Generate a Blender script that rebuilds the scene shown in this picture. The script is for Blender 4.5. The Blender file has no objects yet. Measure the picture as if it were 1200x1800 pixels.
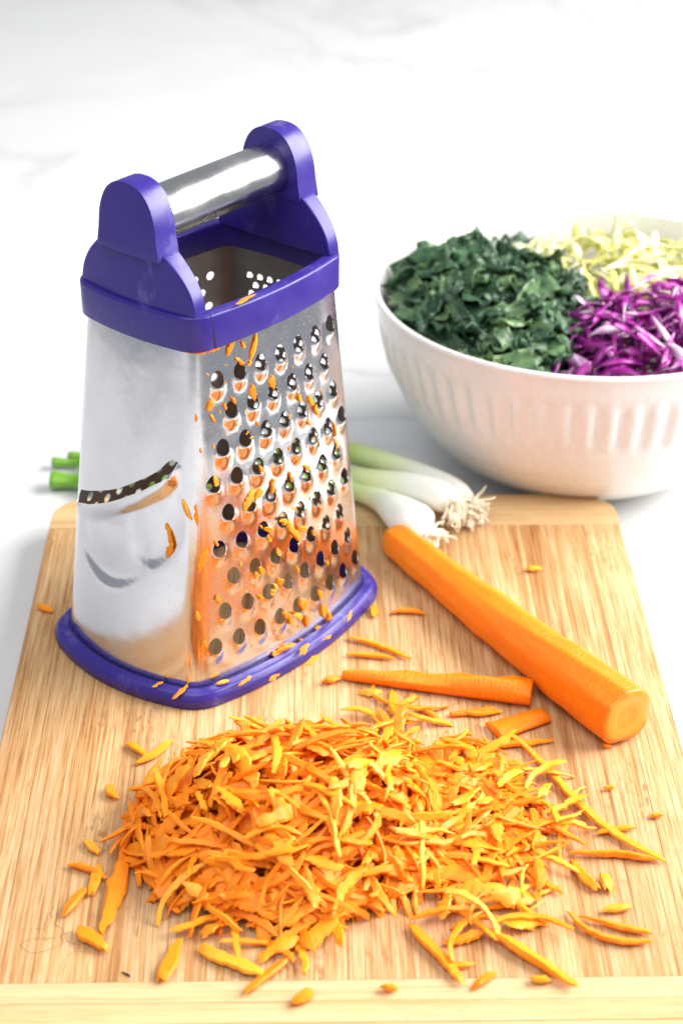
import bpy, bmesh, math, random
import numpy as np
from mathutils import Vector, Matrix
from mathutils.geometry import delaunay_2d_cdt

SC = bpy.context.scene
COL = SC.collection
PI = math.pi
rng = random.Random(7)

# ------------------------------------------------------------------ camera
FPX, CAMH = 3400.0, 0.5343            # focal length in pixels of the 1200x1800 frame, height over the counter
PITCH = math.atan(1957.0 / FPX)
BT = 0.019                            # cutting board top above the counter
cam = bpy.data.cameras.new('camera')
cam.sensor_fit = 'VERTICAL'; cam.sensor_height = 36.0; cam.sensor_width = 24.0
cam.lens = FPX / 1800.0 * 36.0
cam.clip_start = 0.02; cam.clip_end = 50
cam.dof.use_dof = True; cam.dof.focus_distance = 0.83; cam.dof.aperture_fstop = 9.0
cam_o = bpy.data.objects.new('camera', cam); COL.objects.link(cam_o)
cam_o.location = (0, 0, CAMH); cam_o.rotation_euler = (PI / 2 - PITCH, 0, 0)
SC.camera = cam_o

# ------------------------------------------------------------------ world, lamps, exposure
w = bpy.data.worlds.new('World'); SC.world = w; w.use_nodes = True
bg = w.node_tree.nodes['Background']
bg.inputs[0].default_value = (0.86, 0.92, 1.0, 1); bg.inputs[1].default_value = 0.40

def area(name, loc, target, sx, sy, power, col):
    l = bpy.data.lights.new(name, 'AREA'); l.shape = 'RECTANGLE'; l.size = sx; l.size_y = sy
    l.energy = power; l.color = col
    o = bpy.data.objects.new(name, l); COL.objects.link(o); o.location = loc
    o.rotation_euler = (Vector(target) - Vector(loc)).to_track_quat('-Z', 'Y').to_euler()
    return o
area('window_light', (1.22, 1.00, 0.86), (0.0, 0.78, 0.0), 1.4, 1.1, 76.0, (1.0, 0.975, 0.94))
area('fill_light', (-0.25, 0.10, 1.6), (0.0, 0.75, 0.0), 1.4, 1.4, 21.0, (1.0, 0.99, 0.98))  # added soft fill above the camera, lifts the shade on heap and bowl

vs = SC.view_settings
vs.view_transform = 'Standard'; vs.look = 'None'; vs.exposure = 0.0; vs.gamma = 1.0; vs.use_curve_mapping = False
SC.cycles.use_denoising = True
SC.cycles.max_bounces = 10; SC.cycles.glossy_bounces = 4

# ------------------------------------------------------------------ helpers
def px(x, y, z=0.0):
    """point of the world at height z that the frame's pixel (x, y) looks at"""
    d = ((x - 600) / FPX, 1.0, -(y - 900) / FPX)
    c, s = math.cos(PITCH), math.sin(PITCH)
    D = (d[0], d[1] * c + d[2] * s, -d[1] * s + d[2] * c)
    t = (z - CAMH) / D[2]
    return Vector((D[0] * t, D[1] * t, z))

def mesh(name, V, Fc, mat, smooth=True, attr=None):
    me = bpy.data.meshes.new(name)
    me.from_pydata([tuple(v) for v in V], [], [tuple(f) for f in Fc])
    me.materials.append(mat)
    if smooth:
        me.polygons.foreach_set('use_smooth', [True] * len(me.polygons))
    if attr is not None:
        a = me.attributes.new('along', 'FLOAT', 'POINT'); a.data.foreach_set('value', attr)
    me.update()
    return me

def link(name, me, parent=None, M=None):
    o = bpy.data.objects.new(name, me); COL.objects.link(o)
    if parent is not None: o.parent = parent
    if M is not None: o.matrix_world = M
    return o

def tag(o, label=None, cat=None, group=None, kind=None):
    if label: o['label'] = label
    if cat: o['category'] = cat
    if group: o['group'] = group
    if kind: o['kind'] = kind
    return o

def empty(name, loc=(0, 0, 0), rz=0.0):
    o = bpy.data.objects.new(name, None); COL.objects.link(o)
    o.empty_display_size = 0.01; o.location = loc; o.rotation_euler = (0, 0, rz); return o

def bevel(o, wdt, seg=3, ang=40):
    m = o.modifiers.new('bevel', 'BEVEL'); m.width = wdt; m.segments = seg
    m.limit_method = 'ANGLE'; m.angle_limit = math.radians(ang); m.harden_normals = False
    return m

# ---- materials
def newmat(name):
    m = bpy.data.materials.new(name); m.use_nodes = True
    nt = m.node_tree; b = nt.nodes['Principled BSDF']
    return m, nt, b
def N(nt, t, **kw):
    n = nt.nodes.new(t)
    for k, v in kw.items():
        if k.startswith('i_'): n.inputs[k[2:].replace('_', ' ')].default_value = v
        else: setattr(n, k, v)
    return n
def L(nt, a, b): nt.links.new(a, b)
def ramp(nt, fac, stops):
    r = nt.nodes.new('ShaderNodeValToRGB'); cr = r.color_ramp
    while len(cr.elements) < len(stops): cr.elements.new(0.5)
    for e, (p, c) in zip(cr.elements, stops):
        e.position = p; e.color = c if len(c) == 4 else (*c, 1)
    if fac is not None: L(nt, fac, r.inputs[0])
    return r
def coords(nt, scale=(1, 1, 1), which='Object', rand=0.0):
    tc = N(nt, 'ShaderNodeTexCoord'); mp = N(nt, 'ShaderNodeMapping'); mp.inputs['Scale'].default_value = scale
    L(nt, tc.outputs[which], mp.inputs['Vector'])
    if rand:
        oi = N(nt, 'ShaderNodeObjectInfo'); ml = N(nt, 'ShaderNodeMath', operation='MULTIPLY'); ml.inputs[1].default_value = rand
        L(nt, oi.outputs['Random'], ml.inputs[0]); cb = N(nt, 'ShaderNodeCombineXYZ')
        for i in range(3): L(nt, ml.outputs[0], cb.inputs[i])
        L(nt, cb.outputs[0], mp.inputs['Location'])
    return mp.outputs[0]
def noise(nt, vec, scale, detail=4, rough=0.55, dist=0.0):
    n = N(nt, 'ShaderNodeTexNoise'); n.inputs['Scale'].default_value = scale; n.inputs['Detail'].default_value = detail
    n.inputs['Roughness'].default_value = rough; n.inputs['Distortion'].default_value = dist
    L(nt, vec, n.inputs['Vector']); return n.outputs['Fac']
def bump(nt, b, h, strength, dist):
    bp = N(nt, 'ShaderNodeBump'); bp.inputs['Strength'].default_value = strength; bp.inputs['Distance'].default_value = dist
    L(nt, h, bp.inputs['Height']); L(nt, bp.outputs[0], b.inputs['Normal'])
def mix(nt, fac, a, b_, blend='MIX'):
    m = N(nt, 'ShaderNodeMix', data_type='RGBA', blend_type=blend)
    for s, v in ((m.inputs[0], fac), (m.inputs[6], a), (m.inputs[7], b_)):
        if hasattr(v, 'is_output'): L(nt, v, s)
        elif isinstance(v, (int, float)): s.default_value = v
        else: s.default_value = (*v, 1)
    return m.outputs[2]
def math_(nt, op, a, b_=None):
    m = N(nt, 'ShaderNodeMath', operation=op)
    for s, v in zip(m.inputs, (a, b_)):
        if v is None: continue
        if hasattr(v, 'is_output'): L(nt, v, s)
        else: s.default_value = v
    return m.outputs[0]

def mat_marble():
    m, nt, b = newmat('white_marble')
    v = coords(nt, (1, 1, 1))
    n1 = noise(nt, v, 2.3, 6, 0.6, 1.2)
    ridge = math_(nt, 'ABSOLUTE', math_(nt, 'SUBTRACT', n1, 0.5))
    vein = ramp(nt, ridge, [(0.0, (1, 1, 1)), (0.018, (0.35,) * 3), (0.06, (0, 0, 0))])
    patch = ramp(nt, noise(nt, v, 1.7, 3, 0.5), [(0.42, (0, 0, 0)), (0.62, (1, 1, 1))])
    cl = ramp(nt, noise(nt, v, 4.0, 5, 0.6, 0.6), [(0.35, (0, 0, 0)), (0.75, (1, 1, 1))])
    f = math_(nt, 'MULTIPLY', vein.outputs[0], patch.outputs[0])
    f = math_(nt, 'MULTIPLY', f, 0.6)
    c = mix(nt, math_(nt, 'MULTIPLY', cl.outputs[0], 0.35), (0.70, 0.70, 0.695), (0.55, 0.555, 0.56))
    c = mix(nt, f, c, (0.34, 0.335, 0.335))
    L(nt, c, b.inputs['Base Color']); b.inputs['Roughness'].default_value = 0.32
    b.inputs['Specular IOR Level'].default_value = 0.35
    return m

def mat_bamboo(name, end=False):
    m, nt, b = newmat(name)
    # fibres run along local Y
    v = coords(nt, (1, 1, 1), rand=7.3)
    mp = N(nt, 'ShaderNodeMapping'); mp.inputs['Scale'].default_value = (1, 0.022, 1); L(nt, v, mp.inputs['Vector'])
    fib = noise(nt, mp.outputs[0], 760, 5, 0.7)
    band = noise(nt, mp.outputs[0], 120, 2, 0.5)
    mp2 = N(nt, 'ShaderNodeMapping'); mp2.inputs['Scale'].default_value = (1, 0.22, 1); L(nt, v, mp2.inputs['Vector'])
    fleck = noise(nt, mp2.outputs[0], 650, 2, 0.5)
    where = noise(nt, v, 22, 2, 0.5)
    oi = N(nt, 'ShaderNodeObjectInfo')
    base = ramp(nt, fib, [(0.34, (0.35, 0.15, 0.042)), (0.46, (0.545, 0.32, 0.138)), (0.60, (0.645, 0.445, 0.252))])
    if end: base = ramp(nt, fib, [(0.30, (0.55, 0.34, 0.14)), (0.45, (0.66, 0.45, 0.23)), (0.7, (0.71, 0.52, 0.30))])
    tone = ramp(nt, oi.outputs['Random'], [(0, (0.86, 0.80, 0.74)), (0.5, (1, 1, 1)), (1, (1.0, 0.95, 0.86))])
    c = mix(nt, 0.8, base.outputs[0], tone.outputs[0], 'MULTIPLY')
    bd = ramp(nt, band, [(0.36, (0.72, 0.56, 0.40)), (0.47, (1, 1, 1))])
    c = mix(nt, 0.45 if end else 0.75, c, bd.outputs[0], 'MULTIPLY')
    fk = ramp(nt, fleck, [(0.56, (0, 0, 0)), (0.64, (1, 1, 1))])
    wh = ramp(nt, where, [(0.56, (0, 0, 0)), (0.66, (1, 1, 1))])
    ff = math_(nt, 'MULTIPLY', math_(nt, 'MULTIPLY', fk.outputs[0], wh.outputs[0]), 0.2 if end else 0.75)
    c = mix(nt, ff, c, (0.30, 0.13, 0.045))
    hair = ramp(nt, noise(nt, mp.outputs[0], 2300, 2, 0.5), [(0.36, (1, 1, 1)), (0.43, (0, 0, 0))])
    c = mix(nt, math_(nt, 'MULTIPLY', hair.outputs[0], 0.3 if end else 0.55), c, (0.36, 0.17, 0.05))
    L(nt, c, b.inputs['Base Color']); b.inputs['Roughness'].default_value = 0.52
    b.inputs['Specular IOR Level'].default_value = 0.3
    bump(nt, b, fib, 0.25, 0.0004)
    return m

def mat_steel(name, rough=0.16, axis=(1, 1, 0.05), col=(0.72, 0.72, 0.735), specks=0.25):
    m, nt, b = newmat(name)
    b.inputs['Metallic'].default_value = 1.0; b.inputs['Base Color'].default_value = (*col, 1)
    v = coords(nt, axis)
    scr = noise(nt, v, 900, 3, 0.6)
    v2 = coords(nt, (1, 1, 1)); sm = noise(nt, v2, 38, 5, 0.65)
    sp = ramp(nt, noise(nt, v2, 1500, 2, 0.5), [(0.66, (0, 0, 0)), (0.72, (1, 1, 1))])
    r = ramp(nt, sm, [(0.3, (rough * 0.6,) * 3), (0.72, (rough * 2.1,) * 3)])
    rr = math_(nt, 'ADD', r.outputs[0], math_(nt, 'MULTIPLY', scr, 0.06))
    rr = math_(nt, 'ADD', rr, math_(nt, 'MULTIPLY', sp.outputs[0], specks))
    L(nt, rr, b.inputs['Roughness'])
    c = mix(nt, math_(nt, 'MULTIPLY', sm, 0.42), col, (0.48, 0.465, 0.485))
    L(nt, c, b.inputs['Base Color'])
    wv = noise(nt, v2, 26, 3, 0.5)
    bump(nt, b, math_(nt, 'ADD', math_(nt, 'MULTIPLY', scr, 0.02), math_(nt, 'MULTIPLY', wv, 1.0 if specks else 0.0)), 0.10, 0.0035)
    return m

def mat_plastic():
    m, nt, b = newmat('violet_plastic')
    v = coords(nt); n1 = noise(nt, v, 60, 4, 0.6); n2 = noise(nt, v, 1800, 2)
    c = mix(nt, n1, (0.024, 0.011, 0.185), (0.033, 0.017, 0.235))
    vs2 = coords(nt, (1, 1, .6)); sc = ramp(nt, math_(nt, 'MULTIPLY', noise(nt, vs2, 130, 6, 0.75), noise(nt, vs2, 45, 2, 0.5)), [(0.30, (0, 0, 0)), (0.40, (1, 1, 1))])
    c = mix(nt, math_(nt, 'MULTIPLY', sc.outputs[0], 0.22), c, (0.30, 0.26, 0.55))
    L(nt, c, b.inputs['Base Color'])
    r = ramp(nt, n1, [(0.3, (0.28,) * 3), (0.7, (0.46,) * 3)]); L(nt, r.outputs[0], b.inputs['Roughness'])
    bump(nt, b, n2, 0.08, 0.0002)
    return m

def mat_carrot(name='carrot_flesh', peel=False):
    m, nt, b = newmat(name)
    oi = N(nt, 'ShaderNodeObjectInfo')
    v = coords(nt, (1, 1, 1), rand=3.1); n1 = noise(nt, v, 160, 4, 0.6); n2 = noise(nt, v, 900, 3, 0.6)
    a = ramp(nt, oi.outputs['Random'], [(0, (0.95, 0.20, 0.002)), (0.45, (0.96, 0.275, 0.004)), (0.8, (0.97, 0.355, 0.012)), (1, (0.97, 0.49, 0.06))])
    c = mix(nt, math_(nt, 'MULTIPLY', n1, 0.5), a.outputs[0], (0.96, 0.29, 0.010))
    if not peel:
        vf = coords(nt, (0.12, 1, 1)); fb = noise(nt, vf, 1400, 3, 0.6)
        c = mix(nt, math_(nt, 'MULTIPLY', fb, 0.35), c, (0.97, 0.34, 0.02)); n2 = fb
    if peel:
        vs_ = coords(nt, (1.0, 0.12, 1.0)); st = noise(nt, vs_, 240, 4, 0.6)
        c = mix(nt, st, (0.94, 0.19, 0.001), (0.96, 0.285, 0.004))
    L(nt, c, b.inputs['Base Color']); b.inputs['Roughness'].default_value = 0.42
    b.inputs['Subsurface Weight'].default_value = 0.5 if peel else 0.2
    b.inputs['Subsurface Radius'].default_value = (1.0, 0.35, 0.06); b.inputs['Subsurface Scale'].default_value = 0.005
    b.inputs['Specular IOR Level'].default_value = 0.3
    if peel:
        vc = coords(nt, (0.35, 3.0, 0.35)); n2 = math_(nt, 'ADD', math_(nt, 'MULTIPLY', n2, .5), noise(nt, vc, 260, 4, 0.65))
    bump(nt, b, n2, 0.9 if peel else 0.5, 0.0009 if peel else 0.0006)
    return m

def mat_carrot_cut():
    m, nt, b = newmat('carrot_cut_face')
    v = coords(nt, (1, 0, 1)); ln = N(nt, 'ShaderNodeVectorMath', operation='LENGTH'); 
    ns = noise(nt, v, 180, 3); L(nt, v, ln.inputs[0])
    d = math_(nt, 'ADD', ln.outputs['Value'], math_(nt, 'MULTIPLY', math_(nt, 'SUBTRACT', ns, 0.5), 0.004))
    c = ramp(nt, math_(nt, 'MULTIPLY', d, 60), [(0.0, (0.92, 0.34, 0.03)), (0.22, (0.91, 0.31, 0.025)), (0.30, (0.89, 0.28, 0.02)),
                                            (0.36, (0.93, 0.35, 0.035)), (0.62, (0.93, 0.33, 0.03)), (0.76, (0.92, 0.22, 0.008))])
    L(nt, c.outputs[0], b.inputs['Base Color']); b.inputs['Roughness'].default_value = 0.4
    b.inputs['Subsurface Weight'].default_value = 0.3; b.inputs['Subsurface Radius'].default_value = (1, .35, .06); b.inputs['Subsurface Scale'].default_value = 0.003
    bump(nt, b, noise(nt, v, 1200, 2), 0.3, 0.0005)
    return m

def mat_leaf(name, stops, rough=0.4, nscale=90, trans=0.12, vein=None, spec=0.5):
    m, nt, b = newmat(name)
    oi = N(nt, 'ShaderNodeObjectInfo'); v = coords(nt, (1, 1, 1), rand=5.0)
    n1 = noise(nt, v, nscale, 4, 0.6)
    f = math_(nt, 'ADD', math_(nt, 'MULTIPLY', oi.outputs['Random'], 0.55), math_(nt, 'MULTIPLY', math_(nt, 'SUBTRACT', n1, 0.25), 0.9))
    c = ramp(nt, f, stops).outputs[0]
    if vein:
        vo = N(nt, 'ShaderNodeTexVoronoi', feature='DISTANCE_TO_EDGE'); vo.inputs['Scale'].default_value = 190; L(nt, v, vo.inputs['Vector'])
        vr = ramp(nt, vo.outputs['Distance'], [(0.0, (1, 1, 1)), (0.07, (0, 0, 0))])
        c = mix(nt, math_(nt, 'MULTIPLY', vr.outputs[0], 0.5), c, vein)
        bump(nt, b, vo.outputs['Distance'], 0.5, 0.001)
    L(nt, c, b.inputs['Base Color']); b.inputs['Roughness'].default_value = rough; b.inputs['Specular IOR Level'].default_value = spec
    b.inputs['Subsurface Weight'].default_value = trans; b.inputs['Subsurface Scale'].default_value = 0.002
    b.inputs['Subsurface Radius'].default_value = (1, 1, 0.6)
    return m

def mat_scallion():
    m, nt, b = newmat('scallion_skin')
    at = N(nt, 'ShaderNodeAttribute', attribute_name='along')
    v = coords(nt, (1, 1, 1)); n1 = noise(nt, v, 120, 3)
    f = math_(nt, 'ADD', at.outputs['Fac'], math_(nt, 'MULTIPLY', math_(nt, 'SUBTRACT', n1, 0.5), 0.06))
    c = ramp(nt, f, [(0.0, (0.86, 0.84, 0.78)), (0.18, (0.84, 0.85, 0.77)), (0.30, (0.68, 0.76, 0.42)), (0.42, (0.38, 0.55, 0.12)), (0.7, (0.16, 0.38, 0.03)), (1.0, (0.15, 0.36, 0.025))])
    L(nt, c.outputs[0], b.inputs['Base Color']); b.inputs['Roughness'].default_value = 0.32
    b.inputs['Subsurface Weight'].default_value = 0.3; b.inputs['Subsurface Scale'].default_value = 0.003
    return m

def mat_plain(name, col, rough=0.5, spec=0.5):
    m, nt, b = newmat(name)
    v = coords(nt); n1 = noise(nt, v, 300, 3)
    c = mix(nt, n1, tuple(x * 0.9 for x in col), tuple(min(1, x * 1.06) for x in col)); L(nt, c, b.inputs['Base Color'])
    b.inputs['Roughness'].default_value = rough; b.inputs['Specular IOR Level'].default_value = spec
    return m

M_MARBLE = mat_marble(); M_BAM = mat_bamboo('bamboo_stave'); M_BAME = mat_bamboo('bamboo_end_bar', True)
M_STEEL = mat_steel('grater_steel', 0.13); M_TUBE = mat_steel('brushed_tube_steel', 0.17, (0.03, 1, 1), (0.64, 0.635, 0.63), 0.0); M_PLAS = mat_plastic()
M_STEELS = mat_steel('side_steel', 0.10, col=(0.74, 0.73, 0.765))
M_INNER = mat_steel('dull_shaded_inner_steel', 0.34, col=(0.28, 0.25, 0.235)); M_CAR = mat_carrot(); M_PEEL = mat_carrot('peeled_carrot', True); M_CUT = mat_carrot_cut()  # inner steel: dull, with the grater's interior shade put into its dark colour
M_KALE = mat_leaf('kale_leaf', [(0.0, (0.006, 0.024, 0.015)), (0.35, (0.014, 0.047, 0.027)), (0.62, (0.034, 0.088, 0.045)), (0.82, (0.12, 0.21, 0.08)), (0.95, (0.38, 0.48, 0.18))], 0.36, 60, 0.06, (0.14, 0.25, 0.09), 0.42)
M_RED = mat_leaf('red_cabbage', [(0.15, (0.06, 0.003, 0.06)), (0.38, (0.20, 0.006, 0.165)), (0.60, (0.38, 0.02, 0.30)), (0.76, (0.80, 0.56, 0.74))], 0.3, 70, 0.12)
M_CAB = mat_leaf('green_cabbage', [(0.1, (0.60, 0.61, 0.09)), (0.42, (0.81, 0.78, 0.28)), (0.7, (0.86, 0.85, 0.60))], 0.35, 60, 0.25)
M_SCAL = mat_scallion(); M_ROOT = mat_plain('root_fibre', (0.90, 0.83, 0.66), 0.6)
M_PORC = mat_plain('white_porcelain', (0.80, 0.795, 0.785), 0.16); M_INK = mat_plain('scorched_mark', (0.26, 0.14, 0.065), 0.8)
M_DARK = mat_plain('dark_fibre', (0.02, 0.012, 0.012), 0.6)

# ------------------------------------------------------------------ countertop
def box(x0, x1, y0, y1, z0, z1):
    V = [(x, y, z) for z in (z0, z1) for y in (y0, y1) for x in (x0, x1)]
    return V, [(0, 2, 3, 1), (4, 5, 7, 6), (0, 1, 5, 4), (2, 6, 7, 3), (0, 4, 6, 2), (1, 3, 7, 5)]
CE = lambda y: 0.178 + 0.1 * y                                         # the counter's right edge runs slightly askew
V, Fc = box(-0.72, 0.385, 0.12, 3.2, -0.035, 0.0)
V = [(CE(y) if x > 0 else x, y, z) for x, y, z in V]
ct = link('countertop', mesh('countertop', V, Fc, M_MARBLE, False)); tag(ct, kind='structure'); bevel(ct, 0.004)

# ------------------------------------------------------------------ cutting board
BYAW = math.atan(64 * math.cos(PITCH) / FPX)
c0 = px(590, 925, BT)
board = empty('cutting_board', (c0.x - 0.0005, c0.y, 0), BYAW)       # local origin: middle of the far joint
tag(board, 'large pale bamboo cutting board under the grater and the grated carrot', 'cutting board')
BW, BLEN, STRIP, RC = 0.1503, 0.3375, 0.033, 0.021                      # half width, field length, end strip, corner radius
def halfw(y):                                                           # y: distance inside from an outer end edge
    if y >= RC: return BW
    return BW - RC + math.sqrt(max(0, RC * RC - (RC - y) ** 2))
def prism(poly, z0, z1):
    n = len(poly); V = [(x, y, z0) for x, y in poly] + [(x, y, z1) for x, y in poly]
    Fc = [tuple(range(n))[::-1], tuple(range(n, 2 * n))] + [(i, (i + 1) % n, n + (i + 1) % n, n + i) for i in range(n)]
    return V, Fc
NST = 17
ws = [rng.uniform(0.8, 1.2) for _ in range(NST)]; tot = sum(ws); x = -BW
for i, wd in enumerate(ws):
    x1 = x + wd / tot * 2 * BW
    V, Fc = box(-(x1 - x) / 2 + 0.00001, (x1 - x) / 2 - 0.00001, -BLEN, -0.0001, 0.0005, BT)
    o = link('stave', mesh('stave', V, Fc, M_BAM, False), board); o.location = ((x + x1) / 2, 0, 0)
    bevel(o, 0.00014 if 0 < i < NST - 1 else 0.0004, 1); x = x1
for far in (True, False):
    for k in range(3):
        d0, d1 = k * STRIP / 3, (k + 1) * STRIP / 3 - 0.00008
        ds = np.linspace(d0, d1, 9)
        poly = [(halfw(d), -d) for d in ds] + [(-halfw(d), -d) for d in ds[::-1]]
        # outer edge at +STRIP (far) or -BLEN-STRIP (near)
        poly = [(X, (STRIP + Y) if far else (-BLEN - STRIP - Y)) for X, Y in poly]
        ym = sum(p[1] for p in poly) / len(poly)
        # fibres along the bar: local Y of the mesh is the board's X
        pl = [(-(p[1] - ym), p[0]) for p in poly]
        if sum(pl[i][0] * pl[(i + 1) % len(pl)][1] - pl[(i + 1) % len(pl)][0] * pl[i][1] for i in range(len(pl))) < 0: pl = pl[::-1]
        V, Fc = prism(pl, 0.0005, BT + 0.00003)
        o = link('end_bar', mesh('end_bar', V, Fc, M_BAME, False), board); o.location = (0, ym, 0); o.rotation_euler = (0, 0, -PI / 2)
        bevel(o, 0.0003 if k else 0.0012, 2, 60)

# scorched line drawing near the front left corner of the board
def strip_mark(pts, wdt, z):
    V, Fc = [], []
    P = [px(*p, BT + z) for p in pts]
    for i, p in enumerate(P):
        t = (P[min(i + 1, len(P) - 1)] - P[max(i - 1, 0)]); t.z = 0; t.normalize(); n = Vector((-t.y, t.x, 0)) * wdt
        V += [p + n, p - n, p + n + Vector((0, 0, 0.00006)), p - n + Vector((0, 0, 0.00006))]
        if i:
            a, b_ = 4 * (i - 1), 4 * i
            Fc += [(a, a + 1, b_ + 1, b_), (a + 2, b_ + 2, b_ + 3, a + 3), (a, b_, b_ + 2, a + 2), (a + 1, a + 3, b_ + 3, b_ + 1)]
    return V, Fc
mk = lambda L_: [(X / 4.615, 1560 + Y / 4.617) for X, Y in L_]
marks = [mk([(165, 465), (205, 435), (260, 420), (330, 412), (400, 412), (450, 415)]), mk([(165, 465), (200, 505), (250, 532), (310, 530), (380, 512), (450, 485), (500, 462), (522, 445), (505, 410), (488, 390)]),
         mk([(290, 335), (362, 337), (362, 290), (385, 265), (385, 225), (410, 205), (425, 250)]), mk([(430, 190), (440, 150)]), mk([(440, 270), (445, 300), (480, 318), (515, 345), (520, 372), (545, 372)]),
         mk([(500, 390), (530, 375), (580, 360), (610, 335)]), mk([(545, 372), (530, 405), (545, 435), (580, 455), (605, 460)]), mk([(605, 440), (600, 490), (612, 530)]), mk([(545, 560), (590, 530)]), mk([(630, 465), (700, 462)]),
         mk([(640, 495), (665, 485)]), mk([(680, 495), (705, 490)]), mk([(655, 510), (668, 535), (685, 512)]), mk([(815, 375), (822, 405), (850, 417), (890, 408)]), mk([(340, 430), (400, 425)])]
Vm, Fm = [], []
for pl in marks:
    V, Fc = strip_mark(pl, 0.00010, 0.00002); n0 = len(Vm); Vm += V; Fm += [tuple(i + n0 for i in f) for f in Fc]
bpy.context.view_layer.update()
inv = board.matrix_world.inverted()
mo = link('scorched_mark', mesh('scorched_mark', [inv @ v for v in Vm], Fm, M_INK, False), board)
mo['label'] = 'faint scorched line drawing near the front left corner'

# ------------------------------------------------------------------ box grater
GX, GY, GPH = -0.0597, 0.7941, 0.8808
grater = empty('box_grater', (GX, GY, BT), GPH)
tag(grater, 'steel box grater with violet plastic foot, collar and handle brackets', 'grater')
Z0, Z1 = 0.006, 0.172
A0, A1, B0, B1 = 0.0600, 0.0462, 0.0428, 0.0334
SAG = ((0.0095, 0.0047), (0.0100, 0.0038))                     # bulge of the wide and the narrow sides, at the foot and at the collar
DC = 0.0062
def dims(z):
    t = (z - Z0) / (Z1 - Z0)
    return A0 + (A1 - A0) * t, B0 + (B1 - B0) * t, SAG[0][0] + (SAG[0][1] - SAG[0][0]) * t, SAG[1][0] + (SAG[1][1] - SAG[1][0]) * t
UC = 0.9; LBZ = 0.0050
def sec(k, u, z):
    """local (l1, l2) of panel k (0 front wide, 1 far narrow, 2 rear wide, 3 front narrow) at u in -1..1 (arrays)"""
    u = np.asarray(u, float); z = np.asarray(z, float)
    a, b, sa, sb = dims(z)
    if k % 2 == 0: A, B, s1, s2 = a, b, sa, sb
    else: A, B, s1, s2 = b, a, sb, sa
    au = np.abs(u); sg = np.sign(u)
    x = au / UC * (A - DC); y = B + s1 * (1 - (x / A) ** 2)
    t = np.clip((au - UC) / (1 - UC), 0, 1) * 0.5
    p1x = A - DC; p1y = B + s1 * (1 - (p1x / A) ** 2)
    p2y = B - DC; p2x = A + s2 * (1 - (p2y / B) ** 2)
    qx = (1 - t) ** 2 * p1x + 2 * t * (1 - t) * A + t * t * p2x
    qy = (1 - t) ** 2 * p1y + 2 * t * (1 - t) * B + t * t * p2y
    c = au > UC
    X = np.where(c, qx, x) * sg; Y = np.where(c, qy, y)
    P_, Q_ = [(X, -Y), (Y, X), (-X, Y), (-Y, -X)][k]
    return P_, Q_ - 0.0034 * (z - Z0) / (Z1 - Z0)
def pan(k, u, z, h=0.0):
    """local 3-D point(s) of a panel, lifted outward by h"""
    u = np.asarray(u, float); z = np.asarray(z, float)
    P = np.stack(np.broadcast_arrays(*sec(k, u, z), z), -1)
    e = 1e-4
    du = np.stack(np.broadcast_arrays(*sec(k, np.clip(u + e, -1, 1), z), z), -1) - np.stack(np.broadcast_arrays(*sec(k, np.clip(u - e, -1, 1), z), z), -1)
    dz = np.stack(np.broadcast_arrays(*sec(k, u, z + e), z + e), -1) - np.stack(np.broadcast_arrays(*sec(k, u, z - e), z - e), -1)
    n = np.cross(du, dz); n /= np.linalg.norm(n, axis=-1, keepdims=True)
    return P + n * np.asarray(h)[..., None], n
def realx(k, u, z):
    a, b, _, _ = dims(z); A = a if k % 2 == 0 else b; u = np.asarray(u); au = np.abs(u)
    return np.sign(u) * np.where(au <= UC, au / UC * (A - DC), A - DC + (au - UC) / (1 - UC) * LBZ)
def uofx(k, x, z):
    a, b, _, _ = dims(z); A = a if k % 2 == 0 else b; x_ = abs(x)
    return math.copysign(x_ * UC / (A - DC) if x_ <= A - DC else UC + (x_ - (A - DC)) / LBZ * (1 - UC), x)
cph, sph = math.cos(GPH), math.sin(GPH)
def to_pix(P):
    X = GX + P[..., 0] * cph - P[..., 1] * sph; Y = GY + P[..., 0] * sph + P[..., 1] * cph; Z = P[..., 2] + BT - CAMH
    c, s = math.cos(PITCH), math.sin(PITCH); fw = Y * c - Z * s; up = Y * s + Z * c
    return np.stack([600 + FPX * X / fw, 900 - FPX * up / fw], -1)
_gu, _gz = np.meshgrid(np.linspace(-1, 1, 241), np.linspace(Z0, Z1, 260))
_pp = {k: to_pix(pan(k, _gu, _gz)[0]) for k in (0, 3)}
def find(k, x, y):
    d = ((_pp[k] - (x, y)) ** 2).sum(-1); i = np.unravel_index(np.argmin(d), d.shape); return float(_gu[i]), float(_gz[i])

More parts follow.
